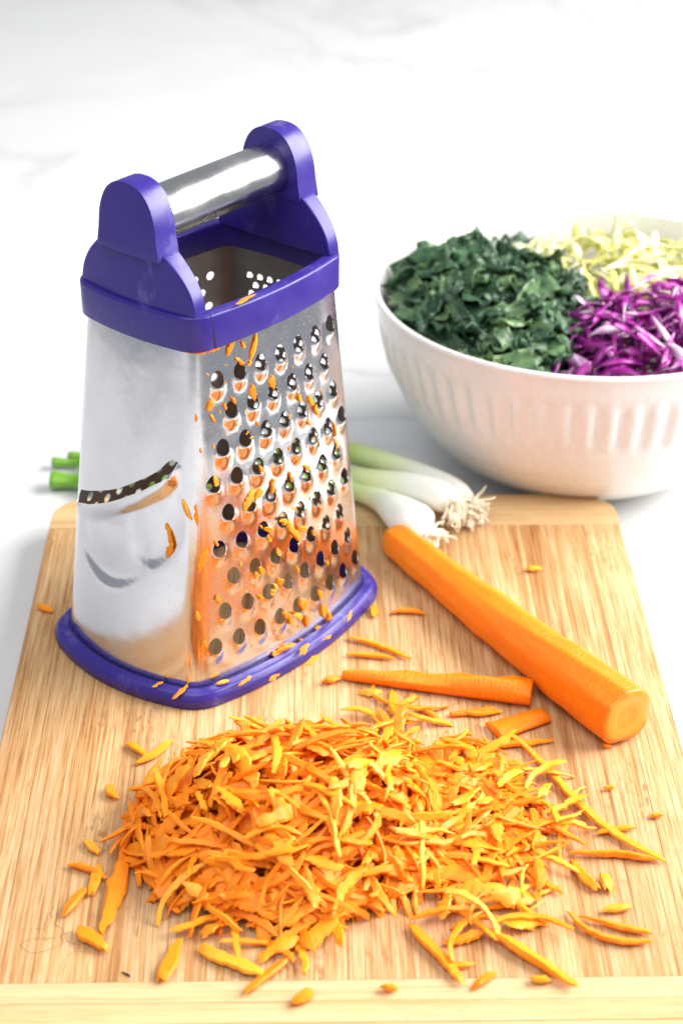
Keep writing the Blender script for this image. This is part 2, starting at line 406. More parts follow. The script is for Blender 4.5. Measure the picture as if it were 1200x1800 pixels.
def panel_mesh(name, k, holes, hfun, mat, grid=0.003, zlo=Z0, zhi=Z1, extra=(), skip=None):
    """holes: list of closed loops of (u, z); CDT of the sheet in (u*60, z*1000), triangles inside holes removed"""
    S = 60.0 if k % 2 == 0 else 42.0
    us = sorted(set([round(v, 5) for v in np.linspace(-UC, UC, int(2 * S / (grid * 1000)))] + [s * (UC + (1 - UC) * f) for s in (-1, 1) for f in (0.2, 0.4, 0.6, 0.8, 1.0)]))
    zs = np.linspace(zlo, zhi, int((zhi - zlo) / grid))
    pts, edges = [], []
    hp = [np.array([(u * S, z * 1000) for u, z in h]) for h in holes]
    hb = [(h[:, 0].min(), h[:, 0].max(), h[:, 1].min(), h[:, 1].max()) for h in hp]
    def inside(p, h):
        x, y = p; c = False; j = len(h) - 1
        for i in range(len(h)):
            if (h[i][1] > y) != (h[j][1] > y) and x < (h[j][0] - h[i][0]) * (y - h[i][1]) / (h[j][1] - h[i][1]) + h[i][0]: c = not c
            j = i
        return c
    def in_any(p, pad=0.0):
        for h, bb in zip(hp, hb):
            if bb[0] - pad < p[0] < bb[1] + pad and bb[2] - pad < p[1] < bb[3] + pad:
                if pad and len(h) < 40: return True
                if inside(p, h): return True
                if pad and np.min(((h - p) ** 2).sum(1)) < pad * pad: return True
        return False
    for iz, z in enumerate(zs):
        for u in us:
            p = (u * S, z * 1000)
            if skip is not None and iz not in (0, len(zs) - 1) and skip(u, z): continue
            if iz in (0, len(zs) - 1) or abs(u) > UC or not in_any(p, 0.5): pts.append(p)
    for (u, z) in extra:
        p = (u * S, z * 1000)
        if abs(u) < 0.999 and not in_any(p, 0.0): pts.append(p)
    for h in hp:
        n0 = len(pts); n = len(h); pts += [tuple(p) for p in h]; edges += [(n0 + i, n0 + (i + 1) % n) for i in range(n)]
    r = delaunay_2d_cdt([Vector(p) for p in pts], edges, [], 0, 1e-5)
    vv = np.array([(p[0] / S, p[1] / 1000) for p in r[0]]); Fc = []
    for f in r[2]:
        c = (sum(r[0][i].x for i in f) / len(f), sum(r[0][i].y for i in f) / len(f))
        if not in_any(c): Fc.append(tuple(f))
    u, z = vv[:, 0], vv[:, 1]
    P, n = pan(k, u, z, hfun(u, z))
    # outward orientation
    f = Fc[len(Fc) // 2]; q = np.cross(P[f[1]] - P[f[0]], P[f[2]] - P[f[0]])
    if np.dot(q, n[f[0]]) < 0: Fc = [t[::-1] for t in Fc]
    me = mesh(name, P, Fc, mat)
    bm = bmesh.new(); bm.from_mesh(me)
    for e in bm.edges:
        if e.is_boundary: e.smooth = False
    bm.to_mesh(me); bm.free()
    return me
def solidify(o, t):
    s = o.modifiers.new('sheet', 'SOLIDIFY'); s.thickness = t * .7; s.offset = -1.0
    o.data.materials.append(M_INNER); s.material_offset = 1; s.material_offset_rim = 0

# front wide panel: coarse teardrop holes
HOLES, HC, EX = [], [], []
ZL = 0.0
for r_ in range(9):
    z = 0.1535 - r_ * 0.0159
    a = dims(z)[0]; n = 0
    xs = [i * 0.0124 for i in range(-5, 6)] if r_ % 2 == 0 else [(i + 0.5) * 0.0124 for i in range(-6, 6)]
    for x in xs:
        if abs(x) > a - 0.0062: continue
        HC.append((x + rng.uniform(-.0002, .0002), z + rng.uniform(-.0002, .0002)))
HWX, HUP, HDN, BUW, BUL, BUA = 0.0033, 0.0046, 0.0028, 0.0040, 0.0102, 0.0020
for (x, z) in HC:
    ring = []
    for q in range(24):
        an = 2 * PI * q / 24; dx = HWX * math.cos(an); dz = (HUP if math.sin(an) > 0 else HDN) * math.sin(an)
        ring.append((float(uofx(0, x + dx, z + dz)), z + dz))
    HOLES.append(ring)
    for fr in (0.10, 0.30, 0.55, 0.8, 1.03):
        for q in range(24):
            an = 2 * PI * q / 24; dx = (HWX + (BUW - HWX) * fr) * math.cos(an)
            dz = (HUP + 0.0012 * fr if math.sin(an) > 0 else HDN + (BUL - HDN) * fr) * math.sin(an)
            EX.append((float(uofx(0, x + dx, z + dz)), z + dz))
HCa = np.array(HC)
def h_coarse(u, z):
    x = realx(0, u, z); h = np.zeros_like(x)
    for (hx, hz) in HC:
        dx = (x - hx) / BUW; dz = z - hz
        m = (np.abs(dx) < 1) & (dz > -BUL) & (dz < 0.004)
        if not m.any(): continue
        ez = np.clip(-(dz[m] + HDN) / (BUL - HDN), 0, 1); q = np.clip(1 - (dx[m] ** 2) / np.maximum(1 - ez ** 2, .02), 0, 1)
        low = np.clip((dz[m] + BUL) / (BUL - HDN), 0, 1); low = low * low * (3 - 2 * low)
        up = np.clip(1 - (dz[m] + HDN) / 0.005, 0, 1)
        h[m] = np.maximum(h[m], BUA * q * np.where(dz[m] < -HDN, low, up))
    return h
def in_bulge(u, z):
    x = float(realx(0, u, z))
    for hx, hz in HC:
        dx, dz = (x - hx) / (BUW + .0007), z - hz
        if abs(dx) < 1 and -BUL - .0007 < dz < HUP + .0018:
            r_ = dz / (HUP + .0018) if dz > 0 else dz / (BUL + .0007)
            if dx * dx + r_ * r_ < 1: return True
    return False
gp = link('grating_panel', panel_mesh('grating_panel', 0, HOLES, h_coarse, M_STEEL, 0.0030, extra=EX, skip=in_bulge), grater)
gp['label'] = 'wide front panel of coarse teardrop holes'; solidify(gp, 0.0005)

# front narrow panel: slanted curved slicing slot
zo = lambda q: (80 + q[0] / 4.286, 780 + q[1] / 4.286)
top_e = [find(3, *zo(q)) for q in ((268, 345), (330, 352), (400, 355), (475, 350), (550, 335), (625, 312), (700, 280), (780, 240), (850, 200), (910, 150), (955, 115))]
bot_e = [find(3, *zo(q)) for q in ((1000, 145), (975, 200), (900, 265), (830, 305), (750, 342), (675, 375), (600, 402), (525, 425), (450, 440), (370, 447), (272, 432))]
slot = top_e + bot_e
be = sorted([b_ for b_ in bot_e[1:]]); beu = np.array([b_[0] for b_ in be]); bez = np.array([b_[1] for b_ in be])
REFLECT_FOLDS = [(find(3, 193, 972), 0.0230, 0.0020, 0.10), (find(3, 273, 940), 0.0140, 0.0014, 0.45)]
def h_slice(u, z):
    zb = np.interp(u, beu, bez); d = zb - z
    endt = np.clip((u - (beu[0] - 0.03)) / 0.08, 0, 1) * np.clip((beu[-1] + 0.035 - u) / 0.08, 0, 1)
    lip = np.where(d >= -0.0004, np.clip(1 - (np.clip(d, 0, 1) / 0.0092) ** 2, 0, 1), 0) ** 1.2
    h = 0.0033 * lip * np.sqrt(endt)
    x = realx(3, u, z)
    for (cu, cz), aw, dp, tl in REFLECT_FOLDS:                              # added folds that catch dark reflections: gentle above, steep along a smiling arc
        X, Zd = x - float(realx(3, cu, cz)), z - cz
        q = np.clip(1 - (X / aw) ** 2, 0, 1); t = Zd - tl * X + 0.011 * q
        prof = np.where(t > 0, np.clip(1 - t / 0.024, 0, 1) ** 1.6, np.clip(1 + t / 0.0075, 0, 1)); prof = prof * prof * (3 - 2 * prof)
        h = h - dp * prof * np.sqrt(q)
    return h
exs = []
for dd in (0.0008, 0.002, 0.0035, 0.005, 0.0065, 0.008, 0.0095):
    for u in np.linspace(beu[0] - .02, beu[-1] + .02, 46): exs.append((float(u), float(np.interp(u, beu, bez)) - dd))
sp = link('slicing_panel', panel_mesh('slicing_panel', 3, [slot], h_slice, M_STEELS, 0.0022, extra=exs), grater)
sp['label'] = 'narrow front panel with one slanted slicing slot'; solidify(sp, 0.0005)

# far panels with small round holes
def round_holes(k, pitch, rad, zlo, zhi, marg):
    H_ = []; r_ = 0; z = zhi
    while z > zlo:
        a, b, _, _ = dims(z); A = (a if k % 2 == 0 else b) - marg
        x = -A + (pitch / 2 if r_ % 2 else 0)
        n = int(2 * A / pitch); off = (r_ % 2) * pitch / 2
        for i in range(-n, n + 1):
            x = i * pitch + off
            if abs(x) > A: continue
            H_.append([(float(uofx(k, x + rad * math.cos(2 * PI * q / 10), z)), z + rad * math.sin(2 * PI * q / 10)) for q in range(10)])
        z -= pitch * 0.87; r_ += 1
    return H_
zero = lambda u, z: np.zeros_like(u)
o = link('zesting_panel', panel_mesh('zesting_panel', 1, round_holes(1, 0.0056, 0.0017, 0.02, 0.158, 0.010), zero, M_STEEL, 0.005), grater); solidify(o, 0.0005)
o = link('fine_panel', panel_mesh('fine_panel', 2, round_holes(2, 0.0092, 0.0023, 0.02, 0.158, 0.010), zero, M_STEEL, 0.005), grater); solidify(o, 0.0005)

# rings: closed loops of the section, offset outwards
US = np.concatenate([np.linspace(-1, -UC, 7), np.linspace(-UC, UC, 23)[1:-1], np.linspace(UC, 1, 7)])[:-1]
def loop(z, off):
    out = []
    for k in (0, 1, 2, 3):
        X, Y = sec(k, US, np.full_like(US, z)); out.append(np.stack([X, Y], -1))
    P = np.concatenate(out); t = np.roll(P, -1, 0) - np.roll(P, 1, 0); n = np.stack([t[:, 1], -t[:, 0]], -1); n /= np.linalg.norm(n, axis=1, keepdims=True)
    return P + n * off
def ring_mesh(name, prof, mat, zref=None):
    V, Fc = [], []; m = len(prof); n = None
    for off, z, zr in prof:
        Lp = loop(zr, off); n = len(Lp); V += [(p[0], p[1], z) for p in Lp]
    for i in range(m):
        j = (i + 1) % m
        for q in range(n):
            q2 = (q + 1) % n; Fc.append((i * n + q, i * n + q2, j * n + q2, j * n + q))
    return mesh(name, V, Fc, mat)
def rp(pts, r, seg=4):
    """rounded closed profile"""
    out = []; n = len(pts)
    for i in range(n):
        p, a, b_ = Vector(pts[i]), Vector(pts[i - 1]), Vector(pts[(i + 1) % n])
        rr = min(r, (a - p).length * 0.45, (b_ - p).length * 0.45)
        s, e = p + (a - p).normalized() * rr, p + (b_ - p).normalized() * rr
        for q in range(seg + 1):
            t = q / seg; out.append(tuple((1 - t) ** 2 * s + 2 * t * (1 - t) * p + t * t * e))
    return out
zr = 0.168
prof = [(o_, z, zr) for o_, z in rp([(0.0008, 0.1692), (0.0022, 0.1692), (0.0024, 0.1852), (-0.0042, 0.1852), (-0.0042, 0.1725), (0.0008, 0.1725)], 0.0014)]
link('collar', ring_mesh('collar', prof, M_PLAS), grater)
prof = [(o_, z, 0.008) for o_, z in rp([(-0.003, 0.0), (0.0072, 0.0), (0.0080, 0.0048), (0.0058, 0.0082), (0.0014, 0.0086), (0.0006, 0.0066), (-0.003, 0.0066)], 0.0012)]
link('foot', ring_mesh('foot', prof, M_PLAS), grater)

# handle brackets at the two narrow ends
def bracket(sgn):
    def solid(rows, lo, hi, bul, nm, parent, bw):
        """rows: (z, halfwidth); lo = outer l1, hi = inner l1"""
        n = 13; V, Fc = [], []
        for z, hw in rows:
            for j in range(n):
                v = (2 * j / (n - 1) - 1); y = v * hw; V.append((lo(z) - bul * (1 - (y / 0.036) ** 2), y, z))
        m = len(V)
        for z, hw in rows:
            for j in range(n):
                v = (2 * j / (n - 1) - 1); V.append((hi(z), v * hw, z))
        R = len(rows)
        for i in range(R - 1):
            for j in range(n - 1):
                a = i * n + j; Fc.append((a, a + n, a + n + 1, a + 1)); Fc.append((m + a, m + a + 1, m + a + n + 1, m + a + n))
            Fc.append((i * n, m + i * n, m + (i + 1) * n, (i + 1) * n)); e = i * n + n - 1; Fc.append((e, e + n, m + e + n, m + e))
        for j in range(n - 1):
            Fc.append((j, j + 1, m + j + 1, m + j)); e = (R - 1) * n + j; Fc.append((e, m + e, m + e + 1, e + 1))
        V = [(x * -sgn, y * -sgn - 0.0040, z) for x, y, z in V]
        me = mesh(nm, V, Fc, M_PLAS); o = link(nm, me, parent); bevel(o, bw, 6, 38); 
        return o
    sh = [(0.1842, 0.0334)] + [(0.1850 + 0.0240 * t, 0.0334 - 0.0150 * (t ** 2.1)) for t in np.linspace(0, 1, 12)]
    lo1 = lambda z: -0.0464 + (z - 0.1855) * 0.06
    s = solid(sh, lo1, lambda z: -0.0398 + (z - .1855) * 0.02, 0.0042, 'handle_bracket', grater, 0.0028)
    zt = 0.2375; hw0 = 0.0178
    up = [(0.2068, hw0), (0.2105, hw0 - 0.0004), (0.2145, hw0 - 0.0011)]
    up += [(0.2160 + (zt - 0.2160) * math.sin(t), (hw0 - 0.0013) * max(0.06, math.cos(t)) ** 0.8) for t in np.linspace(0.06, PI / 2, 12)]
    solid(up, lambda z: -0.0482 + (z - .2085) * 0.05, lambda z: -0.0385, 0.0036, 'handle_cap', s, 0.0042)
bracket(1); bracket(-1)
# handle tube
n = 48; V, Fc = [], []
Ls = [(-0.0412, 0.0105), (-0.0406, 0.0112), (-0.0395, 0.0114), (0.0395, 0.0114), (0.0406, 0.0112), (0.0412, 0.0105)]
for x, r_ in Ls:
    V += [(x, r_ * math.cos(2 * PI * i / n) - 0.0040, 0.2190 + r_ * math.sin(2 * PI * i / n)) for i in range(n)]
for s_ in range(len(Ls) - 1):
    Fc += [(s_ * n + i, s_ * n + (i + 1) % n, (s_ + 1) * n + (i + 1) % n, (s_ + 1) * n + i) for i in range(n)]
link('handle_tube', mesh('handle_tube', V, Fc, M_TUBE), grater)
# crack in the collar beside the front corner
def collar_pt(u, z, h=0.0):
    X, Y = sec(0, np.array([u, u + .004]), np.array([zr, zr])); t = Vector((X[1] - X[0], Y[1] - Y[0])); t.normalize()
    nrm = Vector((t.y, -t.x)); return Vector((X[0] + nrm.x * (0.0023 + h), Y[0] + nrm.y * (0.0023 + h), z))
cr = [(-0.892, 0.1850), (-0.880, 0.1825), (-0.874, 0.1795), (-0.866, 0.1785), (-0.860, 0.1755), (-0.852, 0.1720), (-0.846, 0.1694)]
V, Fc = [], []
for i, (u, z) in enumerate(cr):
    hw = 0.0065 * (0.5 + 0.6 * i / len(cr))
    for du in (-hw, hw):
        V += [collar_pt(u + du, z, 0.00012), collar_pt(u + du, z, -0.0004)]
    if i:
        a, b_ = 4 * (i - 1), 4 * i
        Fc += [(a, b_, b_ + 2, a + 2), (a + 1, a + 3, b_ + 3, b_ + 1), (a, a + 1, b_ + 1, b_), (a + 2, b_ + 2, b_ + 3, a + 3)]
co = link('crack', mesh('crack', V, Fc, M_DARK, False), grater); co['label'] = 'jagged dark crack down the collar'

# ------------------------------------------------------------------ bowl
BX, BYc, RIM = 0.137, 0.992, 0.109
bowl = empty('bowl', (BX, BYc, 0))
tag(bowl, 'white porcelain bowl with a fluted band, filled with chopped vegetables', 'bowl')
PR = [(0.0, 0.004), (0.036, 0.004), (0.040, 0.0008), (0.044, 0.0), (0.049, 0.002), (0.061, 0.0065), (0.0745, 0.0135), (0.0855, 0.0225), (0.0940, 0.032), (0.1015, 0.043),
      (0.1070, 0.055), (0.1112, 0.067), (0.1142, 0.079), (0.1165, 0.090), (0.1181, 0.099), (0.1192, 0.105), (0.1200, 0.1075), (0.1196, 0.109), (0.1180, 0.1094), (0.1165, 0.1085), (0.1152, 0.103),
      (0.1130, 0.090), (0.1090, 0.074), (0.1020, 0.056), (0.0915, 0.039), (0.076, 0.025), (0.050, 0.0135), (0.0, 0.0095)]
def dense(pr, m):
    out = []
    for i in range(len(pr) - 1):
        for q in range(m): t = q / m; out.append((pr[i][0] + (pr[i + 1][0] - pr[i][0]) * t, pr[i][1] + (pr[i + 1][1] - pr[i][1]) * t))
    return out + [pr[-1]]
DP = dense(PR, 3); NF, NA = 60, 480
V, Fc = [], []
for i, (r_, z) in enumerate(DP):
    outer = i < 15 * 3
    for j in range(NA):
        th = 2 * PI * j / NA; rr = r_
        if outer and 0.062 < z < 0.092:
            e = min(1, (z - 0.062) / 0.004) * min(1, (0.092 - z) / 0.004) 
            f = 0.5 + 0.5 * math.cos(th * NF); f = min(1, max(0, (f - 0.25) / 0.5)); f = f * f * (3 - 2 * f)
            rr += 0.0019 * e * (f - 0.5)
        if outer and 0.0945 < z < 0.0985: rr += 0.0005 * math.sin((z - 0.0945) / 0.004 * PI) * (0.7 + 0.3 * math.cos(th * NF * 2))
        V.append((max(rr, 1e-5) * math.cos(th), max(rr, 1e-5) * math.sin(th), z))
for i in range(len(DP) - 1):
    for j in range(NA): Fc.append((i * NA + j, i * NA + (j + 1) % NA, (i + 1) * NA + (j + 1) % NA, (i + 1) * NA + j))
link('bowl_body', mesh('bowl_body', V, Fc, M_PORC), bowl)

# ------------------------------------------------------------------ ribbons and flakes
def ribbon(L_, W_, T_, rnd, n=11, curl=1.0, bend=0.6, twist=0.8, jag=0.12, tipa=0.5, pts=None, nc=6):
    """a shred: tapered, curled and twisted strip with thickness; or along given points"""
    if pts is None:
        P = [Vector((0, 0, 0))]; yaw = rnd.uniform(-bend, bend) / 2; dyaw = rnd.gauss(0, bend) / n; pit = 0; dp = rnd.uniform(-.35, 1) * curl / n
        pit = -dp * n / 2; yaw = -dyaw * n / 2
        for i in range(n - 1):
            d = Vector((math.cos(pit) * math.cos(yaw), math.cos(pit) * math.sin(yaw), -math.sin(pit))) * (L_ / (n - 1))
            P.append(P[-1] + d); pit += dp + rnd.gauss(0, .04); yaw += dyaw + rnd.gauss(0, .06)
        c = sum(P, Vector()) / n; P = [p - c for p in P]
    else: P = pts; n = len(P)
    tw0 = rnd.uniform(-.3, .3); tw = rnd.gauss(0, twist); pk = rnd.uniform(0.35, 0.65); jl = jr = 0.0
    V, Fc = [], []
    for i, p in enumerate(P):
        t = i / (n - 1); tn = (P[min(i + 1, n - 1)] - P[max(i - 1, 0)]).normalized()
        sd = tn.cross(Vector((0, 0, 1)));
        if sd.length < 1e-4: sd = Vector((0, 1, 0))
        sd.normalize(); up = sd.cross(tn).normalized(); a = tw0 + tw * (t - .5)
        s2 = sd * math.cos(a) + up * math.sin(a); u2 = up * math.cos(a) - sd * math.sin(a)
        tt = t / pk * .5 if t < pk else .5 + (t - pk) / (1 - pk) * .5
        wv = max(0.22, math.sin(PI * (0.03 + .94 * tt)) ** tipa) ; tv = max(.3, math.sin(PI * (0.04 + .92 * tt)) ** .6)
        jl, jr = jl * .55 + rnd.gauss(0, jag) * .85, jr * .55 + rnd.gauss(0, jag) * .85; wl, wr = W_ / 2 * wv * max(.3, 1 + jl), W_ / 2 * wv * max(.3, 1 + jr)
        th = T_ / 2 * tv
        if nc == 6: cs = [(wl, th * .1), (wl * .74, th), (-wr * .70, th * .85), (-wr, -th * .1), (-wr * .8, -th), (wl * .74, -th * .9)]
        else: cs = [(wl, th * .4), (-wr, th), (-wr, -th * .5), (wl, -th)]
        fr = W_ * (.30 if i in (0, n - 1) else .05)
        for x, y in cs: V.append(p + s2 * x + u2 * y + tn * rnd.uniform(-fr, fr))
    m = nc
    for i in range(n - 1):
        for j in range(m): Fc.append((i * m + j, (i + 1) * m + j, (i + 1) * m + (j + 1) % m, i * m + (j + 1) % m))
    Fc.append(tuple(range(m))); Fc.append(tuple((n - 1) * m + j for j in range(m))[::-1])
    return V, Fc
def flake(s, rnd):
    n = rnd.randint(6, 8); V, Fc = [], []
    el = rnd.uniform(.35, .75); b1 = rnd.uniform(-.25, .25)
    for lv, zz in ((1.0, -.16), (0.92, .16)):
        for i in range(n):
            a = 2 * PI * i / n; r_ = s * (1 + (rnd.gauss(0, .18) if lv == 1.0 else 0)) * lv
            x, y = r_ * math.cos(a), r_ * el * math.sin(a)
            V.append(Vector((x, y, s * zz + b1 * (x / s) ** 2 * s)))
    if True:
        for i in range(n): V[n + i].x = V[i].x * .9; V[n + i].y = V[i].y * .9; V[n + i].z = V[i].z + s * rnd.uniform(.35, .6)
    Fc = [tuple(range(n))[::-1], tuple(range(n, 2 * n))] + [(i, (i + 1) % n, n + (i + 1) % n, n + i) for i in range(n)]
    return V, Fc
def place(pos, nrm, head):
    z = Vector(nrm).normalized(); x = Vector((math.cos(head), math.sin(head), 0)); x = (x - z * x.dot(z)).normalized(); y = z.cross(x)
    return Matrix(((x.x, y.x, z.x, pos[0]), (x.y, y.y, z.y, pos[1]), (x.z, y.z, z.z, pos[2]), (0, 0, 0, 1)))
def stuff_mesh(name, protos, mats_, mat):
    V, Fc = [], []
    for (pv, pf), M in zip(protos, mats_):
        n0 = len(V); V += [M @ v for v in pv]; Fc += [tuple(i + n0 for i in f) for f in pf]
    return mesh(name, V, Fc, mat)

# ------------------------------------------------------------------ heap of grated carrot
HX, HY = px(510, 1475, BT).x, px(510, 1475, BT).y
def heap_h(x, y):
    d1 = ((x - (-0.024)) / 0.066) ** 2 + ((y - 0.627) / 0.060) ** 2
    d2 = ((x - 0.040) / 0.060) ** 2 + ((y - 0.634) / 0.062) ** 2
    return 0.037 * max(0, 1 - d1) ** 0.8 + 0.006 * max(0, 1 - d2) ** .6
def heap_n(x, y):
    e = 0.004; gx = (heap_h(x + e, y) - heap_h(x - e, y)) / (2 * e); gy = (heap_h(x, y + e) - heap_h(x, y - e)) / (2 * e)
    return Vector((-gx * .8, -gy * .8, 1)).normalized()
SV = []
for i in range(96):
    k = i % 6
    if k == 0: SV.append(ribbon(rng.uniform(.015, .026), rng.uniform(.0046, .0074), rng.uniform(.0015, .0021), rng, n=16, curl=.5, bend=.35, tipa=.42, jag=.24))
    elif k == 1: SV.append(ribbon(rng.uniform(.018, .030), rng.uniform(.0034, .0050), rng.uniform(.0015, .0021), rng, n=18, curl=.55, bend=.4, tipa=.32, jag=.22))
    elif k in (2, 5): SV.append(ribbon(rng.uniform(.020, .036), rng.uniform(.0024, .0038), rng.uniform(.0014, .0020), rng, n=18, curl=.6, bend=.5, tipa=.26, jag=.20))
    elif k == 3: SV.append(ribbon(rng.uniform(.008, .018), rng.uniform(.0028, .0050), rng.uniform(.0012, .0018), rng, n=12, curl=.7, jag=.32, tipa=.3))
    else: SV.append(ribbon(rng.uniform(.014, .026), rng.uniform(.0011, .0019), rng.uniform(.0009, .0013), rng, n=14, curl=1.2, bend=1.0, jag=.25, tipa=.3))
SM = [mesh('carrot_shred', v, f, M_CAR) for v, f in SV]
for me in SM: me.set_sharp_from_angle(angle=math.radians(42))
def rand_n(base, s): return (base + Vector((rng.gauss(0, s), rng.gauss(0, s), 0))).normalized()
# the deep layers nobody can count
protos, mats_ = [], []
for i in range(1300):
    while True:
        x, y = rng.uniform(-.10, .105), rng.uniform(.565, .70); h = heap_h(x, y)
        if h > 0.004: break
    z = BT + 0.002 + h * rng.uniform(0.25, 0.97)
    protos.append(rng.choice(SV)); mats_.append(place((x, y, z), rand_n(heap_n(x, y), .25), rng.uniform(0, 2 * PI)))
sm_ = stuff_mesh('grated_carrot', protos, mats_, M_CAR); sm_.set_sharp_from_angle(angle=math.radians(42))
o = link('grated_carrot', sm_)
tag(o, 'tangled lower layers of the heap of grated carrot', 'grated carrot', kind='stuff')
cnt = 0
LBL = 'orange carrot shred in the big heap of grated carrot'
def minz(M, v): return min((M @ p).z for p in v)
while cnt < 256:
    x, y = rng.uniform(-.105, .115), rng.uniform(.552, .712); h = heap_h(x, y)
    edge = ((x - 0.008) / .098) ** 2 + ((y - .628) / .078) ** 2
    if h < 0.002 and (edge > 1 or rng.random() > 0.8): continue
    if h < 0.010 and rng.random() > 0.75: continue
    vi = rng.randrange(len(SV))
    n_ = rand_n(heap_n(x, y), .30 if h > .004 else .12)
    M = place((x, y, BT + h + rng.uniform(0.0, 0.004) + 0.001), n_, rng.uniform(0, 2 * PI))
    mz = minz(M, SV[vi][0])
    if mz < BT + 0.0002: M = Matrix.Translation((0, 0, BT + 0.0002 - mz)) @ M
    o = link('carrot_shred', SM[vi], M=M); tag(o, LBL, 'carrot shred', 'shreds in the heap of grated carrot'); cnt += 1

# single shreds that lie apart: pixel path, width, label
def path_pts(pts, n, z, sag=0.0):
    P = [px(a, b_, z) for a, b_ in pts]; out = []
    seg = [0]
    for i in range(1, len(P)): seg.append(seg[-1] + (P[i] - P[i - 1]).length)
    for i in range(n):
        s = seg[-1] * i / (n - 1); j = max(q for q in range(len(seg)) if seg[q] <= s + 1e-9); j = min(j, len(P) - 2)
        t = (s - seg[j]) / max(1e-9, seg[j + 1] - seg[j]); out.append(P[j].lerp(P[j + 1], t))
    for _ in range(2): out = [out[0]] + [(out[i - 1] + out[i] * 2 + out[i + 1]) / 4 for i in range(1, n - 1)] + [out[-1]]
    return out
def single(pts, wd, th, label, n=13, lift=0.0, name='carrot_shred', jag=.10):
    P = path_pts(pts, n, BT + th / 2 + 0.0004 + lift); c = sum(P, Vector()) / n; c.z = BT
    for i, p in enumerate(P): p.z += abs(math.sin(i * 1.3)) * 0.0006
    v, f = ribbon(0, wd, th, rng, pts=[p - c for p in P], twist=.35, jag=jag * 1.9, tipa=.32)
    mz = min(q.z for q in v) 
    if mz < 0.0001: v = [q + Vector((0, 0, 0.0001 - mz)) for q in v]
    me = mesh(name, v, f, M_CAR); me.set_sharp_from_angle(angle=math.radians(42)); o = link(name, me); o.location = c
    tag(o, label, 'carrot shred', 'single carrot shreds lying apart'); return o
